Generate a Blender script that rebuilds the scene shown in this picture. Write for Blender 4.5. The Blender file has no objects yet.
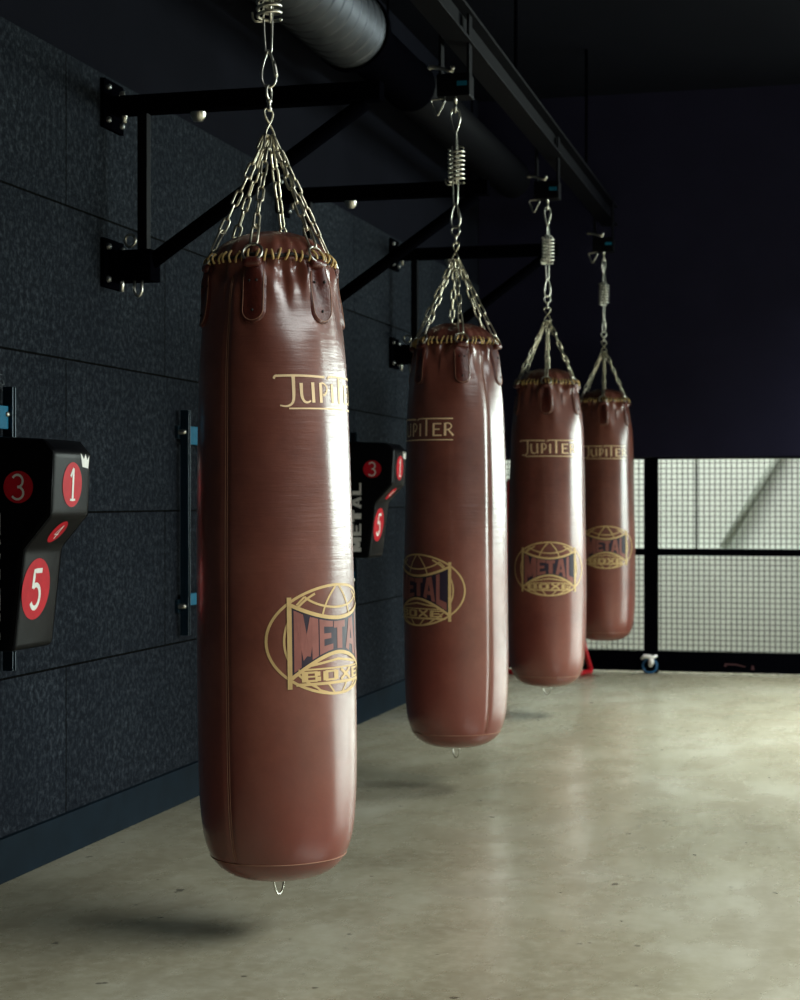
import bpy, bmesh, math, random
from mathutils import Vector, Matrix

random.seed(7)
SC = bpy.context.scene
COL = SC.collection
PI = math.pi
CAM_H = 1.03
F = 1800.0                                   # focal length in pixels of an 800x1000 frame
TH = math.atan(0.2556)                       # the left wall runs away at this angle
CT, ST = math.cos(TH), math.sin(TH)
P0 = Vector((-2.319, 0, 0))


def W(d, s, z=0.0):
    """room frame: d metres off the left wall, s metres along it, z up"""
    return Vector((P0.x + d * CT + s * ST, -d * ST + s * CT, z))


# ------------------------------------------------------------------ materials
def srgb(r, g, b):
    def f(c):
        c /= 255.0
        return c / 12.92 if c <= 0.04045 else ((c + 0.055) / 1.055) ** 2.4
    return (f(r), f(g), f(b), 1.0)


class NM:
    def __init__(self, name):
        self.m = bpy.data.materials.new(name)
        self.m.use_nodes = True
        self.t = self.m.node_tree
        self.b = self.t.nodes['Principled BSDF']

    def n(self, typ, **kw):
        nd = self.t.nodes.new(typ)
        for k, v in kw.items():
            if k in nd.inputs:
                nd.inputs[k].default_value = v
            else:
                setattr(nd, k, v)
        return nd

    def l(self, a, b):
        self.t.links.new(a, b)

    def coords(self, scale=(1, 1, 1)):
        tc = self.n('ShaderNodeTexCoord')
        mp = self.n('ShaderNodeMapping')
        mp.inputs['Scale'].default_value = scale
        self.l(tc.outputs['Object'], mp.inputs['Vector'])
        return mp.outputs['Vector']

    def noise(self, vec, scale, detail=4, rough=0.6):
        nd = self.n('ShaderNodeTexNoise')
        nd.inputs['Scale'].default_value = scale
        nd.inputs['Detail'].default_value = detail
        nd.inputs['Roughness'].default_value = rough
        self.l(vec, nd.inputs['Vector'])
        return nd.outputs['Fac']

    def ramp(self, fac, stops):
        nd = self.n('ShaderNodeValToRGB')
        cr = nd.color_ramp
        cr.elements[0].position, cr.elements[0].color = stops[0]
        cr.elements[1].position, cr.elements[1].color = stops[-1]
        for p, c in stops[1:-1]:
            e = cr.elements.new(p)
            e.color = c
        self.l(fac, nd.inputs['Fac'])
        return nd.outputs['Color']

    def mix(self, fac, a, b, mode='MIX'):
        nd = self.n('ShaderNodeMix', data_type='RGBA', blend_type=mode)
        for sock, v in ((nd.inputs[0], fac), (nd.inputs[6], a), (nd.inputs[7], b)):
            if isinstance(v, (int, float)):
                sock.default_value = v
            elif isinstance(v, tuple):
                sock.default_value = v
            else:
                self.l(v, sock)
        return nd.outputs[2]

    def bump(self, h, strength=0.3, dist=0.01, normal=None):
        nd = self.n('ShaderNodeBump')
        nd.inputs['Strength'].default_value = strength
        nd.inputs['Distance'].default_value = dist
        self.l(h, nd.inputs['Height'])
        if normal is not None:
            self.l(normal, nd.inputs['Normal'])
        return nd.outputs['Normal']

    def math(self, op, a, b=None):
        nd = self.n('ShaderNodeMath', operation=op)
        for sock, v in ((nd.inputs[0], a), (nd.inputs[1], b)):
            if v is None:
                continue
            if isinstance(v, (int, float)):
                sock.default_value = v
            else:
                self.l(v, sock)
        return nd.outputs[0]


def G(v):
    return (v, v, v, 1.0)


def simple(name, col, rough=0.5, metal=0.0, spec=0.5, var=0.12, scale=30.0, bump=0.05):
    k = NM(name)
    vec = k.coords()
    n = k.noise(vec, scale, 4)
    dark = tuple(c * (1 - var) for c in col[:3]) + (1,)
    lite = tuple(min(1, c * (1 + var)) for c in col[:3]) + (1,)
    k.l(k.ramp(n, [(0.3, dark), (0.7, lite)]), k.b.inputs['Base Color'])
    k.b.inputs['Roughness'].default_value = rough
    k.b.inputs['Metallic'].default_value = metal
    k.b.inputs['Specular IOR Level'].default_value = spec
    if bump:
        k.l(k.bump(n, bump, 0.003), k.b.inputs['Normal'])
    return k.m


def leather():
    k = NM('brown_leather')
    vec = k.coords()
    big = k.noise(vec, 4.2, 6, 0.65)
    base = k.ramp(big, [(0.32, srgb(96, 48, 36)), (0.52, srgb(122, 66, 51)), (0.72, srgb(140, 82, 66))])
    # scuffed belt where the bag is hit: fine sideways creases and a grubby tone
    strv = k.coords((2.4, 2.4, 26.0))
    crease = k.noise(strv, 2.2, 5, 0.62)
    tc = k.n('ShaderNodeTexCoord')
    sep = k.n('ShaderNodeSeparateXYZ')
    k.l(tc.outputs['Object'], sep.inputs[0])
    belt = k.ramp(sep.outputs['Z'], [(0.0, G(0)), (0.62, G(0)), (0.86, G(1)), (1.0, G(0.6))])
    z = sep.outputs['Z']
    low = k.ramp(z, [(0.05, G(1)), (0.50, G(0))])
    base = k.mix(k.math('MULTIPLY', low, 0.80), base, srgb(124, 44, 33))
    grub = k.math('MULTIPLY', belt, k.math('MULTIPLY', k.noise(vec, 6.0, 4), 0.55))
    base = k.mix(grub, base, srgb(74, 46, 43))
    fine = k.noise(vec, 60, 4, 0.7)
    base = k.mix(k.math('MULTIPLY', fine, 0.40), base, srgb(88, 42, 35))
    k.l(base, k.b.inputs['Base Color'])
    rr = k.ramp(k.noise(vec, 14, 4), [(0.3, G(0.40)), (0.7, G(0.52))])
    k.l(rr, k.b.inputs['Roughness'])
    k.b.inputs['IOR'].default_value = 1.6
    k.b.inputs['Specular IOR Level'].default_value = 0.30
    k.b.inputs['Coat Weight'].default_value = 1.0
    k.b.inputs['Coat Roughness'].default_value = 0.23
    k.b.inputs['Coat IOR'].default_value = 1.6
    h1 = k.bump(k.math('MULTIPLY', crease, belt), 0.45, 0.005)
    h2 = k.bump(k.noise(vec, 9, 4, 0.55), 0.16, 0.008, h1)
    h3 = k.bump(k.noise(vec, 240, 2, 0.5), 0.12, 0.0012, h2)
    k.l(h3, k.b.inputs['Normal'])
    k.l(k.bump(k.noise(vec, 7, 3, 0.5), 0.10, 0.006, k.bump(k.math('MULTIPLY', crease, belt), 0.25, 0.004)), k.b.inputs['Coat Normal'])
    return k.m


def wall_panels():
    k = NM('pressed_wall_panels')
    # object space: x off the wall, y along it, z up.  0.45 x 1.54 boards in running bond
    tc = k.n('ShaderNodeTexCoord')
    sep = k.n('ShaderNodeSeparateXYZ')
    k.l(tc.outputs['Object'], sep.inputs[0])
    com = k.n('ShaderNodeCombineXYZ')
    k.l(k.math('ADD', sep.outputs['Y'], -5.426 + 1.544 * 8), com.inputs[0])
    k.l(k.math('ADD', sep.outputs['Z'], -0.545 + 0.4485 * 4), com.inputs[1])
    br = k.n('ShaderNodeTexBrick')
    br.offset = 0.5
    br.offset_frequency = 2
    k.l(com.outputs[0], br.inputs['Vector'])
    br.inputs['Scale'].default_value = 1.0
    br.inputs['Brick Width'].default_value = 1.544
    br.inputs['Row Height'].default_value = 0.4485
    br.inputs['Mortar Size'].default_value = 0.0035
    br.inputs['Mortar Smooth'].default_value = 0.15
    br.inputs['Color1'].default_value = G(0.9)
    br.inputs['Color2'].default_value = G(1.12)
    br.inputs['Mortar'].default_value = G(0.05)
    vec = k.coords()
    speck = k.noise(vec, 48, 8, 0.85)
    cloud = k.noise(vec, 2.3, 4, 0.6)
    c = k.ramp(speck, [(0.34, srgb(11, 13, 18)), (0.50, srgb(26, 30, 36)), (0.72, srgb(74, 80, 88))])
    c = k.mix(k.ramp(cloud, [(0.35, G(0.0)), (0.7, G(0.5))]), c, srgb(16, 19, 26))
    c = k.mix(1.0, c, br.outputs['Color'], 'MULTIPLY')
    k.l(c, k.b.inputs['Base Color'])
    k.b.inputs['Roughness'].default_value = 0.95
    k.b.inputs['Specular IOR Level'].default_value = 0.04
    inv = k.math('SUBTRACT', 1.0, br.outputs['Fac'])
    n1 = k.bump(inv, 0.3, 0.004)
    n2 = k.bump(speck, 0.35, 0.004, n1)
    k.l(n2, k.b.inputs['Normal'])
    return k.m


def concrete():
    k = NM('polished_concrete')
    vec = k.coords()
    vs = k.coords((1.5, 0.8, 1.0))
    a = k.noise(vs, 1.1, 6, 0.62)
    b = k.noise(vs, 3.4, 6, 0.68)
    c = k.noise(vec, 26, 5, 0.7)
    base = k.ramp(a, [(0.32, srgb(130, 123, 102)), (0.5, srgb(156, 150, 128)), (0.68, srgb(176, 172, 154))])
    base = k.mix(k.ramp(b, [(0.40, G(0.45)), (0.62, G(0.0))]), base, srgb(118, 108, 87))
    base = k.mix(k.ramp(c, [(0.45, G(0.0)), (0.8, G(0.35))]), base, srgb(196, 192, 174))
    spots = k.ramp(k.noise(vec, 17, 2, 0.5), [(0.715, G(0)), (0.74, G(0.7))])
    base = k.mix(spots, base, srgb(60, 54, 46))
    k.l(base, k.b.inputs['Base Color'])
    r = k.ramp(b, [(0.35, G(0.32)), (0.65, G(0.22))])
    k.l(r, k.b.inputs['Roughness'])
    k.b.inputs['Specular IOR Level'].default_value = 0.5
    k.l(k.bump(c, 0.05, 0.004), k.b.inputs['Normal'])
    return k.m


M = {}
M['leather'] = leather()
M['leather_dark'] = simple('strap_leather', srgb(88, 38, 30), 0.36, 0, 0.55, 0.25, 70, 0.6)
M['thread'] = simple('pale_thread', srgb(150, 108, 88), 0.7, 0, 0.3)
M['lace'] = simple('gold_lace', srgb(206, 172, 110), 0.5, 0.1, 0.5)
M['cord'] = simple('black_cord', srgb(22, 18, 18), 0.7)
M['gold'] = simple('gold_print', srgb(200, 168, 114), 0.5, 0.0, 0.4, 0.08, 40, 0.04)
M['cream'] = simple('cream_print', srgb(246, 214, 170), 0.5, 0.0, 0.4, 0.08, 40, 0.04)
M['navy'] = simple('navy_print', srgb(40, 30, 46), 0.5, 0, 0.4)
M['rose'] = simple('rose_print', srgb(136, 82, 74), 0.5, 0, 0.4)
M['steel'] = simple('zinc_steel', (0.62, 0.60, 0.53, 1), 0.30, 1.0, 0.5, 0.15, 90, 0.05)
M['chain'] = simple('chain_steel', (0.64, 0.59, 0.46, 1), 0.32, 1.0, 0.5, 0.2, 90, 0.05)
M['bolt'] = simple('dull_bolt', (0.35, 0.36, 0.36, 1), 0.45, 1.0, 0.5, 0.15, 90, 0.05)
M['black'] = simple('black_powder_coat', srgb(4, 4, 7), 0.8, 0, 0.0, 0.15, 60, 0.03)
M['black_gloss'] = simple('black_steel', srgb(9, 9, 14), 0.5, 0, 0.06, 0.15, 60, 0.03)
M['bulkhead'] = simple('black_painted_board', srgb(32, 31, 48), 0.95, 0, 0.03, 0.1, 3, 0.02)
M['ceiling'] = simple('black_painted_ceiling', srgb(15, 16, 23), 0.95, 0, 0.03, 0.1, 3, 0.02)
M['panels'] = wall_panels()
M['concrete'] = concrete()
M['base'] = simple('painted_baseboard', srgb(14, 25, 34), 0.7, 0, 0.05, 0.2, 9, 0.1)
M['duct'] = simple('galvanised_duct', (0.10, 0.107, 0.125, 1), 0.48, 0.85, 0.5, 0.15, 20, 0.03)
M['duct_dark'] = simple('black_duct', srgb(10, 10, 14), 0.5, 0.0, 0.12, 0.15, 20, 0.03)
M['vinyl'] = simple('black_vinyl', srgb(11, 11, 14), 0.34, 0, 0.06, 0.2, 25, 0.12)
M['red'] = simple('red_print', srgb(186, 26, 40), 0.5, 0, 0.1)
M['white'] = simple('white_print', srgb(226, 222, 216), 0.5, 0, 0.4)
M['teal'] = simple('teal_paint', srgb(20, 96, 126), 0.6, 0.0, 0.1)
M['railsteel'] = simple('blued_rail_steel', srgb(20, 40, 52), 0.35, 0.5, 0.5)
M['redpaint'] = simple('red_enamel', srgb(205, 24, 40), 0.35, 0, 0.5)
M['pale'] = simple('pale_wall_paint', srgb(214, 220, 212), 0.85, 0, 0.2, 0.03, 3, 0.0)
M['grey'] = simple('shade_pole_grey', srgb(168, 176, 166), 0.6, 0, 0.3)  # tone of the pole that stands in for a diagonal shade
M['wire'] = simple('grey_wire', srgb(64, 68, 64), 0.5, 0.3, 0.4)
M['frame'] = simple('dark_window_frame', srgb(40, 42, 46), 0.5)
M['dull_red'] = simple('dull_red_tape', srgb(52, 12, 20), 0.6)
M['blue'] = simple('blue_tyre', srgb(18, 78, 118), 0.45)
M['chalk'] = simple('chalk', srgb(84, 88, 92), 0.9, 0, 0.1)


# ------------------------------------------------------------------ mesh builder
class MB:
    def __init__(self):
        self.v, self.f, self.mi, self.sm = [], [], [], []

    def add(self, vs, fs, m=0, smooth=False, xf=None):
        o = len(self.v)
        for p in vs:
            p = Vector(p)
            self.v.append(xf @ p if xf is not None else p)
        for f in fs:
            self.f.append([o + i for i in f])
            self.mi.append(m)
            self.sm.append(smooth)

    def box(self, a, b, m=0, bev=0.0, xf=None):
        bm = bmesh.new()
        bmesh.ops.create_cube(bm, size=1)
        for v in bm.verts:
            v.co = Vector([(a[i] + b[i]) / 2 + v.co[i] * (b[i] - a[i]) for i in range(3)])
        if bev:
            bmesh.ops.bevel(bm, geom=bm.edges[:], offset=bev, segments=2, profile=0.7, affect='EDGES')
        self.bm(bm, m, False, xf)

    def bm(self, bm, m=0, smooth=False, xf=None):
        bm.verts.index_update()
        self.add([v.co.copy() for v in bm.verts], [[v.index for v in f.verts] for f in bm.faces], m, smooth, xf)
        bm.free()

    def tube(self, pts, r, n=8, closed=False, m=0, caps=True):
        pts = [Vector(p) for p in pts]
        k = len(pts)
        rs = r if isinstance(r, (list, tuple)) else [r] * k
        tang = []
        for i in range(k):
            if closed:
                t = pts[(i + 1) % k] - pts[i - 1]
            else:
                t = pts[min(i + 1, k - 1)] - pts[max(i - 1, 0)]
            tang.append(t.normalized() if t.length > 1e-9 else Vector((0, 0, 1)))
        up = Vector((0, 0, 1)) if abs(tang[0].z) < 0.9 else Vector((1, 0, 0))
        nrm = (up - tang[0] * up.dot(tang[0])).normalized()
        vs, fs = [], []
        for i in range(k):
            t = tang[i]
            nrm = nrm - t * nrm.dot(t)
            nrm = nrm.normalized() if nrm.length > 1e-6 else t.orthogonal().normalized()
            bi = t.cross(nrm)
            for j in range(n):
                a = 2 * PI * j / n
                vs.append(pts[i] + (nrm * math.cos(a) + bi * math.sin(a)) * rs[i])
        for i in range(k if closed else k - 1):
            for j in range(n):
                i2 = (i + 1) % k
                fs.append([i * n + j, i * n + (j + 1) % n, i2 * n + (j + 1) % n, i2 * n + j])
        if not closed and caps:
            fs.append(list(range(n))[::-1])
            fs.append([(k - 1) * n + j for j in range(n)])
        self.add(vs, fs, m, True)

    def lathe(self, prof, n=32, m=0, xf=None):
        vs, fs = [], []
        k = len(prof)
        for (r, z) in prof:
            for j in range(n):
                a = 2 * PI * j / n
                vs.append((r * math.cos(a), r * math.sin(a), z))
        for i in range(k - 1):
            for j in range(n):
                fs.append([i * n + j, i * n + (j + 1) % n, (i + 1) * n + (j + 1) % n, (i + 1) * n + j])
        self.add(vs, fs, m, True, xf)

    def ball(self, c, r, m=0, sc=(1, 1, 1)):
        prof = [(r * math.sin(PI * i / 8), -r * math.cos(PI * i / 8)) for i in range(9)]
        prof[0] = (1e-5, -r)
        prof[-1] = (1e-5, r)
        self.lathe(prof, 12, m, Matrix.Translation(c) @ Matrix.Diagonal((*sc, 1)))

    def build(self, name, mats, parent=None):
        me = bpy.data.meshes.new(name)
        me.from_pydata([tuple(p) for p in self.v], [], self.f)
        if not isinstance(mats, (list, tuple)):
            mats = [mats]
        for mm in mats:
            me.materials.append(mm)
        for p, mi, s in zip(me.polygons, self.mi, self.sm):
            p.material_index = mi
            p.use_smooth = s
        me.validate()
        bm = bmesh.new()
        bm.from_mesh(me)
        bmesh.ops.recalc_face_normals(bm, faces=bm.faces)
        bm.to_mesh(me)
        bm.free()
        o = bpy.data.objects.new(name, me)
        COL.objects.link(o)
        if parent is not None:
            o.parent = parent
        return o


def thing(name, label, cat, loc=(0, 0, 0), rz=0.0, group=None):
    o = bpy.data.objects.new(name, None)
    COL.objects.link(o)
    o.empty_display_size = 0.05
    o.location = loc
    o.rotation_mode = 'ZYX'
    o.rotation_euler = (0, 0, rz)
    o['label'] = label
    o['category'] = cat
    if group:
        o['group'] = group
    return o


def tag(o, label, cat, group=None):
    o['label'] = label
    o['category'] = cat
    if group:
        o['group'] = group
    return o


def structure(o, label=None):
    o['kind'] = 'structure'
    if label:
        o['label'] = label
    return o


def copy_tree(o, parent=None):
    c = o.copy()
    COL.objects.link(c)
    if parent is not None:
        c.parent = parent
    for ch in list(o.children):
        copy_tree(ch, c)
    return c


def at_wall(o, d, s, z):
    o.location = W(d, s, z)
    o.rotation_mode = 'ZYX'
    o.rotation_euler = (0, 0, -TH)
    return o


# ------------------------------------------------------------------ glyph strokes (2-D)
def arc(cx, cy, rx, ry, a0, a1, n=14):
    return [(cx + rx * math.cos(math.radians(a0 + (a1 - a0) * i / n)),
             cy + ry * math.sin(math.radians(a0 + (a1 - a0) * i / n))) for i in range(n + 1)]


def strip(poly, w, step=0.006):
    """a ribbon along a polyline; w is one width or a width at each end -> (verts, quads)"""
    pts = [Vector((p[0], p[1])) for p in poly]
    fine = [pts[0]]
    for a, b in zip(pts, pts[1:]):
        k = max(1, int((b - a).length / step))
        for i in range(1, k + 1):
            fine.append(a.lerp(b, i / k))
    n = len(fine)
    ww = w if isinstance(w, (tuple, list)) else (w, w)
    vs, fs = [], []
    for i in range(n):
        t = fine[min(i + 1, n - 1)] - fine[max(i - 1, 0)]
        t = t.normalized() if t.length > 1e-9 else Vector((1, 0))
        nn = Vector((-t.y, t.x))
        h = (ww[0] + (ww[1] - ww[0]) * i / max(1, n - 1)) / 2
        vs += [fine[i] + nn * h, fine[i] - nn * h]
    for i in range(n - 1):
        fs.append([2 * i, 2 * i + 1, 2 * i + 3, 2 * i + 2])
    return vs, fs


def band(top, bot, n, rows=3):
    """surface between two curves given as functions of t in 0..1"""
    vs, fs = [], []
    for i in range(n + 1):
        t = i / n
        a, b = Vector(bot(t)), Vector(top(t))
        for j in range(rows + 1):
            vs.append(a.lerp(b, j / rows))
    for i in range(n):
        for j in range(rows):
            k = i * (rows + 1) + j
            fs.append([k, k + rows + 1, k + rows + 2, k + 1])
    return vs, fs


# unit-box glyphs: lists of (polyline, width)
GLYPH = {
    'M': [([(0.14, 0), (0.14, 1)], 0.28), ([(0.86, 0), (0.86, 1)], 0.28), ([(0.2, 1), (0.5, 0.15)], 0.3), ([(0.8, 1), (0.5, 0.15)], 0.3)],
    'E': [([(0.16, 0), (0.16, 1)], 0.32), ([(0.1, 0.1), (1, 0.1)], 0.2), ([(0.1, 0.5), (0.85, 0.5)], 0.18), ([(0.1, 0.9), (1, 0.9)], 0.2)],
    'T': [([(0.5, 0), (0.5, 1)], 0.46), ([(0, 0.88), (1, 0.88)], 0.24)],
    'A': [([(0.14, 0), (0.45, 1)], 0.28), ([(0.86, 0), (0.55, 1)], 0.28), ([(0.25, 0.3), (0.75, 0.3)], 0.16)],
    'L': [([(0.17, 0), (0.17, 1)], 0.34), ([(0.1, 0.1), (1, 0.1)], 0.2)],
    'B': [([(0.17, 0), (0.17, 1)], 0.34), ([(0.1, 0.1), (0.8, 0.1)], 0.2), ([(0.1, 0.5), (0.8, 0.5)], 0.16), ([(0.1, 0.9), (0.8, 0.9)], 0.2), ([(0.83, 0.05), (0.83, 0.46)], 0.3), ([(0.80, 0.54), (0.80, 0.95)], 0.3)],
    'O': [([(0.17, 0.06), (0.17, 0.94)], 0.34), ([(0.83, 0.06), (0.83, 0.94)], 0.34), ([(0.15, 0.1), (0.85, 0.1)], 0.2), ([(0.15, 0.9), (0.85, 0.9)], 0.2)],
    'X': [([(0.1, 0), (0.9, 1)], 0.3), ([(0.1, 1), (0.9, 0)], 0.3)],
    '1': [([(0.55, 0), (0.55, 1)], 0.2), ([(0.55, 1), (0.25, 0.74)], 0.16), ([(0.25, 0.04), (0.85, 0.04)], 0.1)],
    '3': [(arc(0.45, 0.73, 0.36, 0.24, 150, -90, 16), 0.15), (arc(0.45, 0.27, 0.40, 0.24, 90, -150, 16), 0.15)],
    '4': [([(0.7, 0), (0.7, 1)], 0.16), ([(0.7, 1), (0.1, 0.32), (0.95, 0.32)], 0.14)],
    '5': [([(0.88, 0.94), (0.24, 0.94), (0.20, 0.52)], 0.2), (arc(0.46, 0.32, 0.38, 0.28, 130, -150, 18), 0.2)],
}


# ------------------------------------------------------------------ punching bag
PROF = [(0.0, 0.006), (0.03, 0.0045), (0.080, 0.008), (0.115, 0.019), (0.142, 0.038), (0.160, 0.064), (0.173, 0.102), (0.1805, 0.155),
        (0.1855, 0.25), (0.1865, 0.40), (0.1855, 0.60), (0.183, 0.80), (0.180, 0.95), (0.176, 1.10), (0.171, 1.24),
        (0.162, 1.32), (0.153, 1.38), (0.1445, 1.42), (0.137, 1.448), (0.129, 1.462)]


def catmull(p, k=10):
    out = []
    n = len(p)
    for i in range(n - 1):
        p0, p1, p2, p3 = p[max(i - 1, 0)], p[i], p[i + 1], p[min(i + 2, n - 1)]
        for j in range(k):
            t = j / k
            q = []
            for c in range(2):
                a, b, d, e = p0[c], p1[c], p2[c], p3[c]
                q.append(0.5 * (2 * b + (d - a) * t + (2 * a - 5 * b + 4 * d - e) * t * t + (3 * b - a - 3 * d + e) * t ** 3))
            out.append((max(q[0], 1e-4), q[1]))
    out.append(p[-1])
    return out


ROWS = catmull(PROF)
SIDE = [(r, z) for (r, z) in ROWS if z >= 0.021 and r > 0.1]


def base_r(z):
    if z <= SIDE[0][1]:
        return SIDE[0][0]
    for (r0, z0), (r1, z1) in zip(SIDE, SIDE[1:]):
        if z0 <= z <= z1:
            return r0 + (r1 - r0) * (z - z0) / max(1e-9, z1 - z0)
    return SIDE[-1][0]


def sst(a, b, x):
    t = max(0.0, min(1.0, (x - a) / (b - a)))
    return t * t * (3 - 2 * t)


SEAMS = (math.radians(-87), math.radians(87))


def wrapd(a, b):
    return (a - b + PI) % (2 * PI) - PI


def dent(a, z, r):
    """radial offset: puckers under the lacing, seam creases, soft lumps"""
    up = sst(1.16, 1.44, z)
    up2 = sst(1.30, 1.45, z)
    o = 0.0060 * up * (math.cos(6 * a) - 0.5)
    o += up2 * 0.0050 * math.sin(19 * a + 2.0 * math.sin(3 * a + 1.3))
    o += up * 0.0042 * math.sin(11 * a + 9 * z + 1.1 * math.sin(5 * a))
    for s in SEAMS:
        d = wrapd(a, s)
        o -= 0.0030 * math.exp(-(d / 0.05) ** 2) * sst(0.02, 0.1, z)
    o += 0.0016 * math.sin(3 * a + 4.0 * z) * math.sin(5.3 * z + 1.0)
    o += 0.0010 * math.sin(9 * z + 2 * a) * math.sin(5 * a + 1.7)
    # slanting folds that fan out below every strap
    k = round((a + math.radians(5)) / (PI / 3))
    dx = wrapd(a, k * PI / 3 - math.radians(5)) * 0.16
    dz = 1.448 - z
    rho = math.hypot(dx, dz)
    if rho < 0.2:
        psi = math.atan2(dx, dz)
        o += 0.0042 * math.sin(6.5 * psi + 0.9 * k) * sst(0.02, 0.06, rho) * (1 - sst(0.07, 0.19, rho)) * sst(0.0, 0.03, dz + 0.01)
    return o * sst(0.03, 0.12, r)


def bag_r(a, z):
    r = base_r(z)
    return r + dent(a, z, r)


def bp(a, z, off=0.0):
    """point on the bag's skin: a = angle from its front (-Y), positive to the viewer's right"""
    r = bag_r(a, z) + off
    return Vector((r * math.sin(a), -r * math.cos(a), z))


def bag_body():
    mb = MB()
    n = 240
    vs, fs = [], []
    for (r, z) in ROWS:
        for j in range(n):
            a = 2 * PI * j / n
            rr = r + dent(a, z, r)
            vs.append((rr * math.sin(a), -rr * math.cos(a), z))
    for i in range(len(ROWS) - 1):
        for j in range(n):
            fs.append([i * n + j, i * n + (j + 1) % n, (i + 1) * n + (j + 1) % n, (i + 1) * n + j])
    mb.add(vs, fs, 0, True)
    return mb


def bag_collar():
    mb = MB()
    prof = [(0.1415, 1.436), (0.1405, 1.448), (0.134, 1.461), (0.122, 1.478), (0.106, 1.491), (0.088, 1.500), (0.068, 1.507), (0.052, 1.512),
            (0.045, 1.508), (0.040, 1.498), (0.0001, 1.492)]
    rows = catmull(prof, 4)
    n = 120
    vs, fs = [], []
    for (r, z) in rows:
        k = sst(0.02, 0.14, r)
        for j in range(n):
            a = 2 * PI * j / n
            rr = r + k * (0.0030 * math.sin(19 * a + 2.0 * math.sin(3 * a + 1.3)) + 0.003 * (math.cos(6 * a) - 0.4))
            zz = z + k * 0.0025 * math.sin(7 * a + 0.6)
            vs.append((rr * math.sin(a), -rr * math.cos(a), zz))
    for i in range(len(rows) - 1):
        for j in range(n):
            fs.append([i * n + j, i * n + (j + 1) % n, (i + 1) * n + (j + 1) % n, (i + 1) * n + j])
    mb.add(vs, fs, 0, True)
    return mb


def bag_lacing():
    mb = MB()
    def pt(a, z, off):
        r = 0.1410 + (1.448 - z) * 0.25 + 0.0040 * math.sin(19 * a + 2.0 * math.sin(3 * a + 1.3)) + 0.003 * (math.cos(6 * a) - 0.4) + off
        return Vector((r * math.sin(a), -r * math.cos(a), z))
    # dark cord lying in the gap
    mb.tube([pt(2 * PI * i / 160, 1.4445 + 0.003 * math.sin(9 * 2 * PI * i / 160), 0.0035) for i in range(160)], 0.0042, 6, True, 1)
    # gold lace stitches crossing it
    rnd = random.Random(3)
    n = 52
    for i in range(n):
        a = 2 * PI * (i + rnd.uniform(-.12, .12)) / n
        sl = rnd.uniform(0.012, 0.035) * (1 if i % 3 else -0.6)
        z0, z1 = 1.433 + rnd.uniform(-.003, .002), 1.458 + rnd.uniform(-.002, .003)
        pts = []
        for q in range(7):
            t = q / 6
            pts.append(pt(a + sl * (t - .5) * 2, z0 + (z1 - z0) * t, 0.0030 + 0.0075 * math.sin(PI * t)))
        mb.tube(pts, 0.0029, 6, False, 0)
    return mb


def bag_seams():
    mb = MB()
    mb.tube([bp(2 * PI * i / 96, 0.060, 0.0008) for i in range(96)], 0.0013, 5, True)
    for s in SEAMS:
        for da in (-0.016, 0.016):
            mb.tube([bp(s + da, 0.07 + (1.40 - 0.07) * i / 60, 0.0003) for i in range(61)], 0.0010, 5)
    return mb


def wrap_add(mb, vf, off, m, z_mid=None):
    vs, fs = vf
    R = 0.184
    pts = []
    for p in vs:
        a = p[0] / R
        pts.append(bp(a, p[1], off))
    mb.add(pts, fs, m, True)


def bag_wordmark():
    mb = MB()
    D = math.radians(1.0) * 0.184
    def S(poly, w, off=0.0010):
        pts = [(x * D, y) for x, y in poly]
        if len(pts) > 3:
            q = []
            for i in range(len(pts) - 1):
                p0, p1, p2, p3 = pts[max(i - 1, 0)], pts[i], pts[i + 1], pts[min(i + 2, len(pts) - 1)]
                for j in range(6):
                    t = j / 6
                    q.append(tuple(0.5 * (2 * p1[c] + (p2[c] - p0[c]) * t + (2 * p0[c] - 5 * p1[c] + 4 * p2[c] - p3[c]) * t * t + (3 * p1[c] - p0[c] - 3 * p2[c] + p3[c]) * t ** 3) for c in (0, 1)))
            pts = q + [pts[-1]]
        vs, fs = strip(pts, w)
        wrap_add(mb, (vs, fs), off, 0)
    zt, zc, zb, zu = 1.168, 1.152, 1.108, 1.094
    w1, w2 = 0.0088, 0.0056
    S([(-49, zt - .007), (-48.2, zt - .001), (-46, zt), (-30, zt + .0008), (-6.5, zt - .0012)], 0.0054)
    S([(-34.5, zt), (-34.2, 1.13), (-34.6, 1.112), (-36.5, 1.103), (-40.0, 1.099), (-44.5, 1.101)], (w1, 0.0030))
    S([(-28.3, zc), (-28.0, 1.125), (-26.4, 1.112), (-23.5, 1.108), (-20.4, 1.112)], (w1, 0.0034))      # U
    S([(-18.6, zc + .002), (-18.0, zb)], w1)
    S([(-11.2, zc), (-11.0, zb)], w1)                                                                     # P
    S([(-12.6, zc - .001), (-8.5, zc + .001), (-5.2, zc - .006), (-4.6, 1.138), (-6.6, 1.128), (-8.8, 1.125)], (0.0036, 0.0058))
    S([(1.3, zc), (1.6, zb)], w1)                                                                         # I
    S([(-2.6, zt - .006), (-1.8, zt), (10, zt + .001), (44, zt)], 0.0044)                                 # T
    S([(10.8, zt), (11.0, zb)], w1)
    S([(21.0, zc), (21.0, zb)], w1)                                                                       # E
    for y, e in ((zc - .0016, 30.5), (1.131, 28.5), (zb + .0016, 31.0)):
        S([(20.0, y), (e, y)], w2 * 0.85)
    S([(35.0, zc), (35.0, zb)], w1)                                                                       # R
    S([(34.0, zc - .001), (39, zc), (42.0, zc - .007), (41.6, 1.136), (39, 1.130), (36, 1.129)], (0.0038, 0.0052))
    S([(38.5, 1.130), (44.5, zb)], (0.0050, 0.0070))
    S([(-38, zu), (0, zu + .001), (44, zu)], 0.0036)
    return mb


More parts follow.
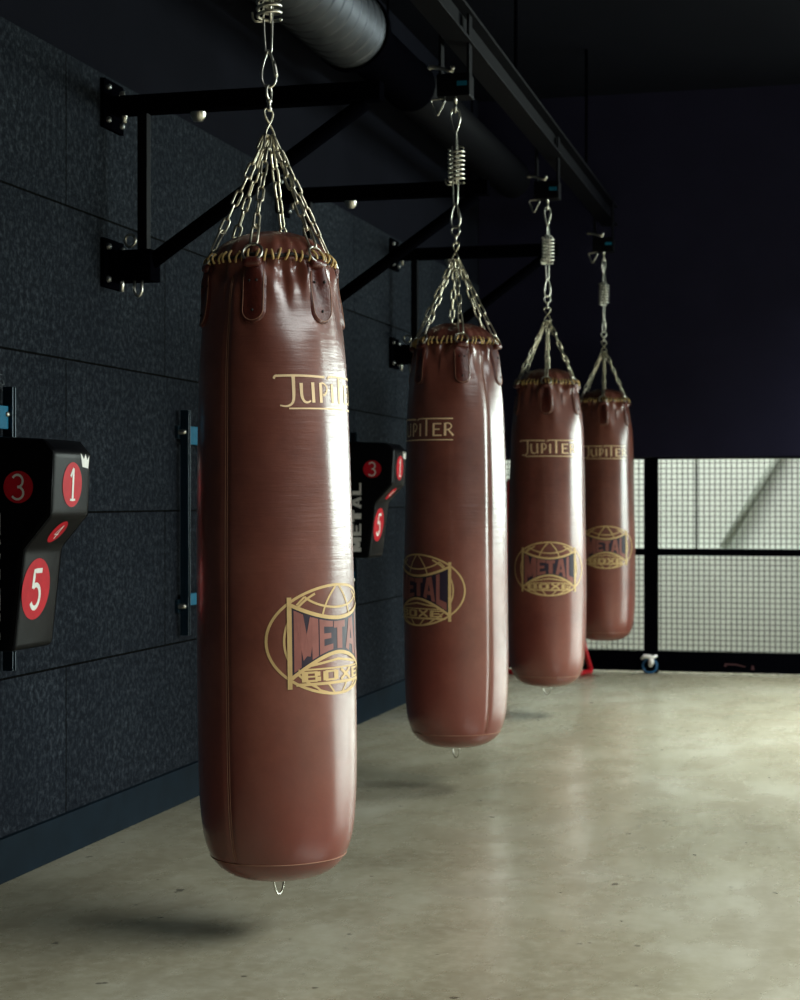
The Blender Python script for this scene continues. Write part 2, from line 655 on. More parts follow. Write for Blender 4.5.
def bag_emblem():
    mb = MB()
    zc = 0.569
    A, B = 0.182, 0.124
    GOLD, NAVY, ROSE = 0, 1, 2
    def S(poly, w, m=GOLD, off=0.0010):
        wrap_add(mb, strip(poly, w), off, m)
    # globe outline and its inner meridian
    S(arc(0, zc, A, B, 0, 360, 72), 0.0062)
    S(arc(0, zc, A - 0.040, B - 0.004, 118, 242, 30), 0.0052)
    S(arc(0, zc, A - 0.040, B - 0.004, -62, 62, 30), 0.0052)
    # banner: waisted flag with top and bottom curves
    ub = 0.126
    def zt(u):
        q = abs(u) / ub
        return 0.614 + 0.032 * q ** 1.9
    def zb(u):
        q = abs(u) / ub
        return 0.543 - 0.054 * q ** 1.8
    N = 40
    def us(t):
        return -ub + 2 * ub * t
    wrap_add(mb, band(lambda t: (us(t), zt(us(t))), lambda t: (us(t), zb(us(t))), N, 8), 0.0012, NAVY)
    # letters stretched to the flag
    word = 'METAL'
    x0, x1 = -ub + 0.006, ub - 0.006
    wd = [1.35, 0.9, 0.9, 1.1, 0.85]
    tot = sum(wd) + 0.07 * (len(word) - 1)
    x = x0
    unit = (x1 - x0) / tot
    for ch, ww in zip(word, wd):
        w = ww * unit
        for poly, sw in GLYPH[ch]:
            vs, fs = strip(poly, sw, 0.08)
            out = []
            for p in vs:
                gx = min(1, max(0, p[0]))
                gy = min(1, max(0, p[1]))
                u = x + gx * w
                lo, hi = zb(u) + 0.0045, zt(u) - 0.0045
                out.append((u, lo + (hi - lo) * gy))
            wrap_add(mb, (out, fs), 0.0018, ROSE)
        x += w + 0.07 * unit
    # gold border of the flag
    S([(us(t / N), zt(us(t / N)) + 0.004) for t in range(N + 1)], 0.0085, GOLD, 0.0022)
    S([(us(t / N), zb(us(t / N)) - 0.004) for t in range(N + 1)], 0.0085, GOLD, 0.0022)
    for s in (-1, 1):
        S([(s * (ub + 0.004), 0.668), (s * (ub + 0.004), 0.461)], 0.0105, GOLD, 0.0022)
    # upper cap: parallel and meridians
    S(arc(0, 0.700, 0.112, 0.058, 213, 327, 24), 0.0050)
    S([(-0.036 - 0.012 * (1 - (t / 12)) + 0.030 * (t / 12) ** 2, 0.618 + 0.072 * t / 12) for t in range(13)], 0.0050)
    S([(0.036 + 0.012 * (1 - (t / 12)) - 0.030 * (t / 12) ** 2, 0.618 + 0.072 * t / 12) for t in range(13)], 0.0050)
    S([(-0.113, 0.650), (-0.094, 0.668)], 0.0044)
    S([(0.113, 0.650), (0.094, 0.668)], 0.0044)
    # gold lens below the flag, with its plate of letters
    def lens_t(u):
        return zb(u) - 0.010
    def lens_b(u):
        return 0.508 - 0.020 * (abs(u) / 0.1)
    L = 0.060
    S([(-0.085, 0.512), (0, 0.5235), (0.085, 0.512)], 0.0055)
    wrap_add(mb, band(lambda t: (-0.116 + 0.232 * t, 0.5055), lambda t: (-0.116 + 0.232 * t, 0.5015), 30, 1), 0.0012, GOLD)
    wrap_add(mb, band(lambda t: (-0.116 + 0.232 * t, 0.4735), lambda t: (-0.116 + 0.232 * t, 0.4670), 30, 1), 0.0012, GOLD)
    x = -0.104
    for ch, w in zip('BOXE', (0.050, 0.050, 0.048, 0.046)):
        for poly, sw in GLYPH[ch]:
            vs, fs = strip([(px * w, py * 0.024) for px, py in poly], min(sw, 0.3) * (w if abs(poly[0][0] - poly[1][0]) < 0.02 else 0.024), 0.008)
            wrap_add(mb, ([(x + v[0], 0.4755 + v[1]) for v in vs], fs), 0.0012, GOLD)
        x += w + 0.0045
    # lower cap meridians
    S([(-0.075, 0.470), (-0.056, 0.455), (-0.030, 0.4475)], 0.0048)
    S([(0.075, 0.470), (0.056, 0.455), (0.030, 0.4475)], 0.0048)
    S([(-0.034, 0.470), (-0.014, 0.447)], 0.0048)
    S([(0.034, 0.470), (0.014, 0.447)], 0.0048)
    return mb


def oval_link(mb, c, axis, side, L, Wd, r, n=6, m=0):
    axis, side = axis.normalized(), side.normalized()
    h, q = L / 2 - Wd / 2, Wd / 2 - r
    pts = []
    for i in range(7):
        a = PI * i / 6
        pts.append(c + axis * (h + q * math.sin(a)) + side * (q * math.cos(a)))
    for i in range(7):
        a = PI + PI * i / 6
        pts.append(c + axis * (-h + q * math.sin(a)) + side * (q * math.cos(a)))
    mb.tube(pts, r, n, True, m)


def chain_mb(p0, p1, pitch=0.0365, L=0.0455, Wd=0.0212, r=0.0031, phase=0.0):
    mb = MB()
    d = p1 - p0
    ln = d.length
    n = max(2, round(ln / pitch))
    ax = d.normalized()
    s1 = ax.orthogonal().normalized()
    s2 = ax.cross(s1)
    step = ln / n
    for i in range(n):
        c = p0 + ax * step * (i + 0.5)
        a = phase + (PI / 2 if i % 2 else 0) + 0.22 * math.sin(i * 1.7 + phase)
        oval_link(mb, c, ax, s1 * math.cos(a) + s2 * math.sin(a), max(L, step + 2 * r + 0.003), Wd, r)
    return mb


def ring_pts(c, nrm, R, n=20):
    nrm = Vector(nrm).normalized()
    a = nrm.orthogonal().normalized()
    b = nrm.cross(a)
    return [Vector(c) + (a * math.cos(2 * PI * i / n) + b * math.sin(2 * PI * i / n)) * R for i in range(n)]


GATHER = 1.742            # height of the chain gather above the bag's bottom


def make_bag():
    root = thing('punching_bag', '', 'punching bag')
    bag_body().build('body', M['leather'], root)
    bag_collar().build('collar', M['leather'], root)
    bag_lacing().build('lacing', [M['lace'], M['cord']], root)
    bag_seams().build('seam', M['thread'], root)
    bag_wordmark().build('printed_wordmark', M['cream'], root)
    bag_emblem().build('printed_emblem', [M['gold'], M['navy'], M['rose']], root)
    for k in range(6):
        a0 = k * PI / 3 - math.radians(5)
        hw = 0.031
        # tab of doubled leather lying on the skin, rounded at its foot
        mb = MB()
        z0, z1 = 1.288, 1.428
        nv, nu = 26, 10
        vs, fs = [], []
        for i in range(nv + 1):
            z = z0 + (z1 - z0) * i / nv
            y = z - z0
            w = hw if y > hw else math.sqrt(max(1e-9, hw * hw - (hw - y) ** 2))
            if y > 0.10:
                w = hw - (y - 0.10) * 0.16
            for j in range(nu + 1):
                t = -1 + 2 * j / nu
                e = min(1.0, (1 - abs(t)) * w / 0.004) if w > 0 else 0
                e = min(e, y / 0.004, 1)
                vs.append(bp(a0 + t * max(w, 0.0005) / bag_r(a0, z), z, -0.0005 + 0.0060 * math.sqrt(max(0, e)) + 0.003 * sst(1.38, 1.44, z)))
        for i in range(nv):
            for j in range(nu):
                q = i * (nu + 1) + j
                fs.append([q, q + 1, q + nu + 2, q + nu + 1])
        mb.add(vs, fs, 0, True)
        # folded loop at its head that holds the ring
        cpt = bp(a0, 1.428, 0.011)
        tang = Vector((math.cos(a0), math.sin(a0), 0))
        mb.tube([cpt - tang * 0.021, cpt - tang * 0.010, cpt + tang * 0.010, cpt + tang * 0.021], [0.009, 0.0115, 0.0115, 0.009], 10)
        # stitching line just inside the rim
        st = []
        for i in range(11):
            st.append((-0.024, 0.122 - 0.091 * i / 10))
        for i in range(1, 14):
            a = PI + PI * i / 14
            st.append((0.024 * math.cos(a), 0.031 + 0.024 * math.sin(a)))
        for i in range(11):
            st.append((0.024, 0.031 + 0.091 * i / 10))
        mb.tube([bp(a0 + u / bag_r(a0, z0 + y), z0 + y, 0.0057) for u, y in st], 0.0011, 5, False, 1)
        for u, y in ((0, 0.030), (-0.009, 0.098), (0.009, 0.098)):
            p = bp(a0 + u / 0.16, z0 + y, 0.0057)
            mb.ball(p, 0.0034, 2)
        strap = mb.build('strap', [M['leather_dark'], M['thread'], M['cord']], root)
        rad = Vector((math.sin(a0), -math.cos(a0), 0))
        # D ring through the loop, leaning in towards the chain
        lean = (rad * 0.82 + Vector((0, 0, 0.45))).normalized()
        c = bp(a0, 1.428, 0.010) + Vector((0, 0, 0.021)) - rad * 0.002
        rg = MB()
        rg.tube(ring_pts(c, lean, 0.0228, 22), 0.0032, 8, True)
        rg.build('ring', M['steel'], strap)
        # chain up to the gather, with a longer snap link at its foot
        top = Vector((rad.x * 0.010, rad.y * 0.010, GATHER))
        up = Vector((0, 0, 1)) - lean * lean.z
        foot = c + up.normalized() * 0.0215
        d = (top - foot).normalized()
        tang2 = d.cross(rad).normalized()
        cm = chain_mb(foot + d * 0.048, top, phase=0.4 * k)
        oval_link(cm, foot + d * 0.027, d, tang2 if k % 2 else (tang2 + rad).normalized(), 0.062, 0.022, 0.0030)
        cm.build('chain', M['chain'], root)
    # loop under the bag
    lp = MB()
    lp.tube([Vector((0.019 * math.cos(PI + PI * i / 14), 0, 0.008 + 0.046 * math.sin(PI + PI * i / 14))) for i in range(15)], 0.0022, 7)
    lp.build('bottom_loop', M['steel'], root)
    # figure-eight link and swivel over the gather
    e8 = MB()
    pts = []
    for i in range(40):
        t = 2 * PI * i / 40
        pts.append(Vector((0.0165 * math.sin(2 * t) * 0.95, 0.003 * math.cos(t), GATHER + 0.030 + 0.036 * math.cos(t))))
    e8.tube(pts, 0.0030, 7, True)
    e8.build('figure_eight_link', M['chain'], root)
    sw = MB()
    z = GATHER + 0.062
    sw.lathe([(0.0001, z - .004), (0.0055, z - .003), (0.0075, z + .004), (0.005, z + .009), (0.0045, z + .018), (0.0075, z + .021), (0.006, z + .027), (0.0001, z + .028)], 14)
    sw.build('swivel', M['steel'], root)
    rg = MB()
    rg.tube(ring_pts((0, 0, z + 0.042), (0.35, -1, 0), 0.0165, 20), 0.0034, 8, True)
    rg.build('hanging_ring', M['steel'], root)
    return root


SPRING_BASE = GATHER + 0.120     # where the lower carabiner hooks the bag's ring


def carabiner(mb, z0, z1, w, r=0.0034, yaw=0.0, inv=False):
    """pear-shaped snap hook, wide at z0 (or at z1 when inv)"""
    h = z1 - z0
    pts = []
    for i in range(28):
        t = 2 * PI * i / 28
        y = 0.5 - 0.5 * math.cos(t)
        wide = (1 - y) if not inv else y
        ww = w * (0.40 + 0.75 * wide) * math.sin(t)
        pts.append(Vector((ww * math.cos(yaw), ww * math.sin(yaw), z0 + h * y)))
    mb.tube(pts, r, 8, True)
    p = pts[7]
    mb.tube([pts[5], pts[6], pts[7], pts[8], pts[9]], r * 1.45, 8)


def make_spring():
    root = thing('hanging_spring', '', 'spring')
    lo = MB()
    carabiner(lo, -0.004, 0.082, 0.020)
    lo.build('carabiner', M['steel'], root)
    rods = MB()
    for s in (-1, 1):
        rods.tube([Vector((s * 0.011, 0, 0.290)), Vector((s * 0.0125, 0, 0.25)), Vector((s * 0.009, 0, 0.12)), Vector((s * 0.007, 0, 0.082)), Vector((s * 0.002, 0, 0.074))], 0.0028, 7)
        rods.tube([Vector((0.006, s * 0.011, 0.150)), Vector((0.006, s * 0.0125, 0.2)), Vector((0.004, s * 0.008, 0.30)), Vector((0.003, s * 0.006, 0.335)), Vector((0.002, s * 0.001, 0.342))], 0.0028, 7)
    # bent ends that grip the spring
    rods.tube([Vector((-0.0125, 0, 0.150)), Vector((-0.030, 0, 0.150)), Vector((-0.036, 0.0, 0.158)), Vector((-0.037, 0.0, 0.172))], 0.0028, 7)
    rods.tube([Vector((0.011, 0, 0.286)), Vector((0.024, 0, 0.284)), Vector((0.031, 0, 0.278))], 0.0028, 7)
    rods.build('drawbar', M['steel'], root)
    coil = MB()
    turns = 7.5
    n = int(turns * 18)
    coil.tube([Vector((0.003 + 0.0275 * math.cos(2 * PI * turns * i / n), 0.0275 * math.sin(2 * PI * turns * i / n), 0.156 + 0.120 * i / n)) for i in range(n + 1)], 0.0042, 7)
    coil.build('coil', M['steel'], root)
    hi = MB()
    carabiner(hi, 0.336, 0.424, 0.020, inv=True)
    hi.build('carabiner', M['steel'], root)
    return root


def make_mount():
    """black clamp under the beam; its base is the eye that carries the spring"""
    root = thing('beam_clamp', '', 'clamp')
    eye = MB()
    eye.tube(ring_pts((0, 0, 0.012), (1, 0.25, 0), 0.014, 18), 0.0042, 8, True)
    eye.tube([Vector((0, 0, 0.026)), Vector((0, 0, 0.07))], 0.0065, 10)
    eye.build('eye_bolt', M['steel'], root)
    b = MB()
    b.box((-0.060, -0.045, 0.046), (0.060, 0.045, 0.128), 0, 0.006)
    b.box((-0.056, -0.030, 0.12), (-0.046, 0.030, 0.34), 0, 0.003)
    b.box((0.046, -0.030, 0.12), (0.056, 0.030, 0.34), 0, 0.003)
    b.build('body', M['black_gloss'], root)
    t = MB()
    t.box((0.014, -0.0475, 0.082), (0.050, -0.044, 0.098), 0, 0.001)
    t.build('teal_label', M['teal'], root)
    s = MB()
    s.tube([Vector((-0.092, -0.03, 0.150)), Vector((-0.085, -0.032, 0.156)), Vector((-0.05, -0.036, 0.150)), Vector((-0.02, -0.038, 0.138)), Vector((0.0, -0.038, 0.134))], [0.008, 0.008, 0.007, 0.006, 0.006], 9)
    s.ball(Vector((-0.002, -0.042, 0.146)), 0.009)
    s.build('locking_lever', M['steel'], root)
    tr = MB()
    pts = [Vector((-0.088, -0.02, 0.040)), Vector((-0.030, -0.02, 0.044)), Vector((-0.062, -0.02, -0.022))]
    path = []
    for i in range(3):
        a, c = pts[i], pts[(i + 1) % 3]
        path += [a.lerp(c, q) for q in (0.12, 0.3, 0.5, 0.7, 0.88)]
    tr.tube(path, 0.003, 7, True)
    tr.build('shackle', M['steel'], root)
    return root


BAGS = [  # px of the bag's axis at its foot, depth, foot height, turn of the print, tilt, scale
    (279.0, 4.23, 0.142, 50, -0.0129, 1.0),
    (456.0, 6.44, 0.146, -47, -0.001, 1.0),
    (547.0, 8.57, 0.140, 3, 0.001, 1.0),
    (604.5, 10.40, 0.215, 3, -0.002, 0.96),
]
BAG_LABEL = [
    'nearest and largest brown leather punching bag, its print running off its bright edge',
    'second punching bag from the front, showing only last letters and half its emblem',
    'third brown punching bag in the row, overlapping the smallest bag behind it',
    'smallest brown punching bag, end of the row, hanging before the wire mesh fence',
]
SPRING_LABEL = [
    'largest steel coil spring with snap hooks, above the nearest punching bag',
    'steel coil spring between two snap hooks above the second punching bag from the front',
    'steel coil spring with snap hooks above the third punching bag in the row',
    'small steel coil spring above the last punching bag by the mesh fence',
]
MOUNT_LABEL = [
    'black beam clamp carrying the nearest punching bag, above the picture edge',
    'black beam clamp with teal label and steel lever above the second punching bag',
    'black beam clamp with tiny teal label above the third punching bag',
    'black beam clamp with tiny teal label above the last punching bag',
]
bag0, spring0, mount0 = make_bag(), make_spring(), make_mount()
HANG = []
for i, (px, Z, z0, phi, tilt, sc) in enumerate(BAGS):
    X = (px - 400) / F * Z
    rz = math.radians(phi) - math.atan2(X, Z)
    b = bag0 if i == 0 else copy_tree(bag0)
    b.location = (X, Z, z0)
    b.rotation_euler = (0, tilt, rz)
    b.scale = (sc, sc, sc)
    b['label'] = BAG_LABEL[i]
    b['group'] = 'punching bags in a row'
    axis = Vector((math.sin(tilt), 0, math.cos(tilt)))
    s = spring0 if i == 0 else copy_tree(spring0)
    s.location = Vector((X, Z, z0)) + axis * SPRING_BASE * sc
    s.rotation_euler = (0, tilt, [0.1, -0.25, 0.5, 0.9][i])
    s['label'] = SPRING_LABEL[i]
    s['group'] = 'springs above the bags'
    hp = Vector(s.location) + axis * 0.412
    m = mount0 if i == 0 else copy_tree(mount0)
    m.location = hp
    m.rotation_euler = (0, 0, -0.22)
    m['label'] = MOUNT_LABEL[i]
    m['group'] = 'clamps under the beam'
    HANG.append(hp)

# ------------------------------------------------------------------ overhead beam on the bag line
a, b = HANG[0].copy(), HANG[3].copy()
dirv = Vector((b.x - a.x, b.y - a.y, 0)).normalized()
BEAM_Z = 2.715
beam = MB()
L0, L1 = -2.0, (b - a).xy.length + 0.30
for (x0, x1, y0, y1) in ((-0.045, 0.045, -0.06, -0.048), (-0.045, 0.045, 0.048, 0.06), (-0.005, 0.005, -0.05, 0.05)):
    beam.box((x0, L0, y0), (x1, L1, y1), 0, 0.002)
ob = thing('overhead_beam', 'long black steel beam running over the row of punching bags', 'beam', (a.x, a.y, BEAM_Z), -math.atan2(dirv.x, dirv.y))
beam.build('girder', M['black_gloss'], ob)
for y in (1.2, 3.4, 5.6):
    hr = MB()
    hr.tube([Vector((0, y, 0.055)), Vector((0, y, 3.45 - BEAM_Z))], 0.008, 8)
    hr.build('hanger_rod', M['black'], ob)

# ------------------------------------------------------------------ wall brackets
def beam_d(s):
    """distance from the wall to the beam, measured along a bracket at s"""
    # intersect W(d,s) with the beam line
    p, q = W(0, s), Vector((CT, -ST, 0))
    n = Vector((dirv.y, -dirv.x, 0))
    return (Vector((a.x, a.y, 0)) - p).dot(n) / q.dot(n)


def make_bracket(s, label, k):
    D = beam_d(s)
    root = thing('wall_bracket', label, 'bracket', W(0, s, 1.757), -TH, 'brackets on the panelled wall')
    H = 0.488
    arm = MB()
    arm.box((0.012, -0.028, H - 0.028), (D - 0.01, 0.028, H + 0.028), 0, 0.004)
    arm.build('arm', M['black'], root)
    up = MB()
    up.box((0.096, -0.016, -0.03), (0.128, 0.016, H - 0.025), 0, 0.004)
    up.build('upright', M['black_gloss'], root)
    st = MB()
    st.box((0.012, -0.040, -0.055), (0.15, 0.040, 0.040), 0, 0.004)
    st.build('lower_stub', M['black'], root)
    for z in (0.0, H):
        pl = MB()
        pl.box((0.0, -0.075, z - 0.075), (0.014, 0.075, z + 0.075), 0, 0.003)
        p = pl.build('wall_plate', M['black'], root)
        for (y, dz) in ((-0.052, -0.05), (-0.052, 0.05), (0.052, -0.05), (0.052, 0.05)):
            bl = MB()
            bl.lathe([(0.0001, 0.012), (0.007, 0.011), (0.010, 0.006), (0.010, 0.0)], 10, 0,
                     Matrix.Translation((0.014, y, z + dz)) @ Matrix.Rotation(PI / 2, 4, 'Y'))
            bl.build('bolt', M['bolt'], p)
    br = MB()
    br.tube([Vector((0.13, 0, 0.0)), Vector((D - 0.06, 0, H - 0.03))], 0.024, 12)
    br.build('brace', M['black'], root)
    sh = MB()
    sh.tube(ring_pts((0.085, -0.044, 0.066), (0.2, 1, 0), 0.019, 16), 0.0045, 7, True)
    sh.build('ring', M['steel'], root)
    sh = MB()
    sh.tube([Vector((0.093, -0.030, -0.05)), Vector((0.093, -0.030, -0.085)), Vector((0.097, -0.030, -0.098)), Vector((0.105, -0.030, -0.104)), Vector((0.113, -0.030, -0.098)), Vector((0.117, -0.030, -0.085)), Vector((0.117, -0.030, -0.05))], 0.0045, 7)
    sh.build('shackle', M['steel'], root)
    sh = MB()
    sh.tube([Vector((0.052, -0.030, -0.04)), Vector((0.052, -0.030, -0.088))], 0.0065, 8)
    sh.build('bolt', M['steel'], root)
    for xf, prof in (((0.29, 0, H), [(0.0001, -0.060), (0.014, -0.058), (0.022, -0.046), (0.024, -0.032)]),
                     ((0.052, -0.012, H), [(0.0001, -0.056), (0.007, -0.054), (0.009, -0.032)]),
                     ((0.045, -0.012, H), [(0.009, 0.032), (0.008, 0.042), (0.0001, 0.044)])):
        kn = MB()
        kn.lathe(prof, 16, 0, Matrix.Translation(xf))
        kn.build('domed_nut', M['steel'], root)
    return root


for k, (s, lab) in enumerate(((5.745, 'black steel wall bracket with diagonal brace above the empty pad rails, nearest of three'),
                              (7.44, 'black steel wall bracket half hidden behind chains of the nearest punching bag'),
                              (9.22, 'black steel wall bracket beside the chains of the second punching bag'))):
    make_bracket(s, lab, k)

# ------------------------------------------------------------------ room shell (built in the wall's own frame)
S_F = 11.346              # where the mesh fence stands
S_B = 12.75               # pale wall beyond it
D_F = 2.6                 # the fence and the black wall over it end here; the hall goes on past that corner
D_R = 12.0                # window wall on the far side of the hall
S_E = 20.0                # end wall of the hall
S0 = -2.2


def shell(name, boxes, mat, label=None):
    mb = MB()
    for (lo, hi) in boxes:
        mb.box(lo, hi)
    o = mb.build(name, mat)
    o.location = P0
    o.rotation_euler = (0, 0, -TH)
    return structure(o, label)


CEIL = 3.45
shell('floor', [((-0.3, S0, -0.1), (D_R + 0.3, S_E + 0.2, 0.0))], M['concrete'])
shell('wall_left', [((-0.2, S0, 0.0), (0.0, S_F + 0.08, 2.335))], M['panels'])
shell('wall_left_upper', [((-0.2, S0, 2.335), (-0.004, S_F + 0.08, CEIL))], M['ceiling'])
shell('ceiling', [((-0.2, S0, CEIL), (D_R + 0.2, S_E + 0.2, CEIL + 0.12))], M['ceiling'])
shell('wall_back', [((0.0, S_F - 0.045, 1.286), (D_F, S_F + 0.075, CEIL))], M['bulkhead'])
shell('wall_back_return', [((D_F, S_F - 0.045, 0.0), (D_F + 0.15, S_E, CEIL))], M['bulkhead'])
E0, E1 = 3.3, 11.6
shell('wall_end', [((D_F, S_E, 0), (E0, S_E + 0.2, CEIL)), ((E1, S_E, 0), (D_R + 0.2, S_E + 0.2, CEIL)),
                   ((E0, S_E, 0), (E1, S_E + 0.2, 0.95)), ((E0, S_E, 2.9), (E1, S_E + 0.2, CEIL))], M['bulkhead'])
wf = MB()
for z in (0.95, 2.85):
    wf.box((E0, S_E + 0.02, z), (E1, S_E + 0.09, z + 0.05))
for i in range(4):
    x = E0 + (E1 - 0.04 - E0) * i / 3
    wf.box((x, S_E + 0.02, 0.95), (x + 0.04, S_E + 0.09, 2.9))
o = wf.build('window_2', M['frame'])  # unseen window, added so the bag edges reflect something bright
o.location = P0
o.rotation_euler = (0, 0, -TH)
structure(o)
shell('wall_front', [((-0.2, S0 - 0.15, 0), (D_R + 0.2, S0, CEIL))], M['bulkhead'])
WINS = ((8.2, 19.4),)
WZ0, WZ1 = 0.8, 2.9
shell('wall_right', [((D_R, S0, 0), (D_R + 0.2, WINS[0][0], CEIL)), ((D_R, WINS[0][1], 0), (D_R + 0.2, S_E, CEIL)),
                     ((D_R, WINS[0][0], 0), (D_R + 0.2, WINS[0][1], WZ0)), ((D_R, WINS[0][0], WZ1), (D_R + 0.2, WINS[0][1], CEIL))], M['bulkhead'])
for k, (w0, w1) in enumerate(WINS):
    wf = MB()
    for z in (WZ0, WZ1 - 0.05):
        wf.box((D_R + 0.02, w0, z), (D_R + 0.09, w1, z + 0.05))
    nm = max(1, round((w1 - w0) / 3.0))
    for i in range(nm + 1):
        s = w0 + (w1 - 0.04 - w0) * i / nm
        wf.box((D_R + 0.02, s, WZ0), (D_R + 0.09, s + 0.04, WZ1))
    o = wf.build('window_%d' % (k + 1), M['frame'])
    o.location = P0
    o.rotation_euler = (0, 0, -TH)
    structure(o)
bb = MB()
bb.box((0.0, S0, 0.0), (0.018, S_F - 0.06, 0.119), 0, 0.003)
o = bb.build('baseboard_left', M['base'])
o.location = P0
o.rotation_euler = (0, 0, -TH)
structure(o)
# the bright room beyond the fence
shell('wall_annex', [((-0.2, S_B, 0), (D_F, S_B + 0.15, 2.55))], M['pale'])
shell('wall_annex_left', [((-0.2, S_F + 0.08, 0), (0.0, S_B, 2.55))], M['pale'])
shell('ceiling_annex', [((-0.2, S_F + 0.08, 2.5), (D_F, S_B + 0.15, 2.6))], M['pale'])

# ------------------------------------------------------------------ mesh fence
def fence_panel(d0, d1, label, seam=None, mark=None):
    root = thing('mesh_fence_panel', label, 'fence', W(d0, S_F, 0), -TH, 'mesh fence panels under the black wall')
    w = d1 - d0
    H = 1.284
    fr = MB()
    fr.box((0.0, -0.022, 0.0), (0.040, 0.022, H), 0, 0.003)
    fr.box((w - 0.040, -0.022, 0.0), (w, 0.022, H), 0, 0.003)
    fr.box((0.04, -0.022, H - 0.012), (w - 0.04, 0.022, H), 0, 0.002)
    fr.build('frame', M['black'], root)
    rl = MB()
    rl.box((0.03, -0.024, 0.700), (w - 0.03, 0.024, 0.738), 0, 0.003)
    rl.build('middle_rail', M['black'], root)
    kb = MB()
    kb.box((0.03, -0.026, 0.012), (w - 0.03, 0.018, 0.131), 0, 0.003)
    kb.build('kick_board', M['black'], root)
    wm = MB()
    p = 0.0318
    r = 0.0030
    x = 0.04 + p / 2
    while x < w - 0.04:
        wm.tube([Vector((x, 0.003, 0.12)), Vector((x, 0.003, H - 0.006))], r, 5, False, 0, False)
        x += p
    z = 0.12 + p / 2
    while z < H - 0.01:
        wm.tube([Vector((0.03, -0.002, z)), Vector((w - 0.03, -0.002, z))], r * 0.8, 5, False, 0, False)
        z += p
    wm.build('wire_mesh', M['wire'], root)
    if seam:
        sm = MB()
        sm.box((seam - 0.005, -0.008, 0.73), (seam + 0.005, 0.008, H - 0.005))
        sm.build('joining_bar', M['black'], root)
    return root


POST = 1.040
fl = fence_panel(0.02, POST - 0.001, 'narrow wire mesh fence panel in black frame behind the punching bags')
fm = fence_panel(POST + 0.001, D_F - 0.02, 'wide wire mesh fence panel in black frame to the side of the last bag', seam=0.265)
# castor at the foot of the post
ca = thing('castor_wheel', 'small white castor with blue tyre at the foot of the fence post', 'castor', W(POST, S_F - 0.075, 0), -TH)
t = MB()
t.tube(ring_pts((0, 0, 0.048), (0, 1, 0), 0.041, 24), 0.007, 8, True)
t.build('tyre', M['blue'], ca)
t = MB()
t.tube([Vector((0.004, -0.014, 0.046)), Vector((0.010, -0.016, 0.070)), Vector((0.012, -0.018, 0.098))], [0.011, 0.017, 0.013], 9)
t.tube([Vector((-0.050, -0.014, 0.088)), Vector((-0.030, -0.018, 0.104)), Vector((0.0, -0.018, 0.102)), Vector((0.022, -0.018, 0.098)), Vector((0.046, -0.014, 0.112))], [0.008, 0.013, 0.014, 0.011, 0.007], 9)
t.tube([Vector((0.004, -0.02, 0.050)), Vector((0.004, 0.05, 0.050))], 0.009, 8)
t.build('fork', M['white'], ca)
# torn red tape low on the kick board
tp = MB()
tp.add([strip_p for strip_p in [(x, -0.0275, z) for x, z in ((0.43, 0.055), (0.436, 0.068), (0.50, 0.066), (0.555, 0.052), (0.55, 0.046), (0.50, 0.057), (0.445, 0.058), (0.438, 0.042))]],
       [[0, 1, 2, 5, 6], [2, 3, 4, 5], [0, 6, 7]])
tp.add([(0.585, -0.0275, 0.034), (0.605, -0.0275, 0.034), (0.603, -0.0275, 0.056), (0.588, -0.0275, 0.06)], [[0, 1, 2, 3]])
tp.build('red_tape', M['dull_red'], fm)

# grey pole added in place of a soft slanting shade on the pale wall
def on_plane(px, y, s):
    """the point of the plane s = const seen at a pixel of the photograph"""
    d = Vector(((px - 400) / F, 1.0, (500 - y) / F))
    n = Vector((ST, CT, 0))
    t = (s - (Vector((0, 0, 0)) - P0).dot(n)) / d.dot(n)
    return Vector((0, 0, CAM_H)) + d * t


p_lo, p_hi = on_plane(723, 551, S_B - 0.06), on_plane(781, 452, S_B - 0.05)
p_lo.z = 0.697 + 0.012
dr = (p_hi - p_lo).normalized()
pp = MB()
base = p_lo.copy()
pp.tube([Vector((0, 0, 0.0)), (p_hi + dr * 0.55) - base], 0.028, 14)
o = pp.build('diagonal_shade_pole', M['grey'])
o.location = base
tag(o, 'grey pole standing in for a blurred slanting shade behind the wide mesh panel', 'pole')
shell('trim_2', [((0.0, S_B - 0.11, 0.0), (D_F, S_B, 0.695))], M['pale'])

# ------------------------------------------------------------------ red stand behind the third bag
rs = thing('red_stand', 'red tubular steel stand on the floor between the third bag and the fence', 'stand')
S_R = S_F - 0.16
def rp(px, y, s=S_R):
    return on_plane(px, y, s)
base_r0 = rp(591, 674)
rs.location = (base_r0.x, base_r0.y, 0)
def loc(v):
    return v - Vector(rs.location)
zf = 0.016
foot_r = Vector((base_r0.x, base_r0.y, zf))
tl = rp(508.6, 481)
tr_ = rp(556, 481)
bl = rp(506, 674)
foot_l = Vector((bl.x, bl.y, zf))
mb = MB()
mb.tube([loc(foot_r), loc(rp(584, 645)), loc(tr_)], 0.015, 10)
mb.build('leg', M['redpaint'], rs)
mb = MB()
mb.tube([loc(foot_l), loc(rp(507, 560)), loc(tl)], 0.015, 10)
mb.build('leg', M['redpaint'], rs)
mb = MB()
mb.tube([loc(tl), loc(tr_)], 0.015, 10)
mb.build('top_bar', M['redpaint'], rs)
fwd = Vector((ST, CT, 0)) * -0.16
mb = MB()
mb.tube([loc(foot_r), loc(foot_r + fwd + Vector((-0.07, 0, 0))), loc(foot_l + fwd + Vector((0.05, 0, 0))), loc(foot_l)], 0.015, 10)
mb.build('base_bar', M['redpaint'], rs)
mb = MB()
q1, q2, q3, q4 = rp(506.5, 482), rp(511.5, 482), rp(509.5, 530), rp(507, 530)
th = Vector((ST, CT, 0)) * 0.02
vs = [loc(q) for q in (q1, q2, q3, q4)] + [loc(q + th) for q in (q1, q2, q3, q4)]
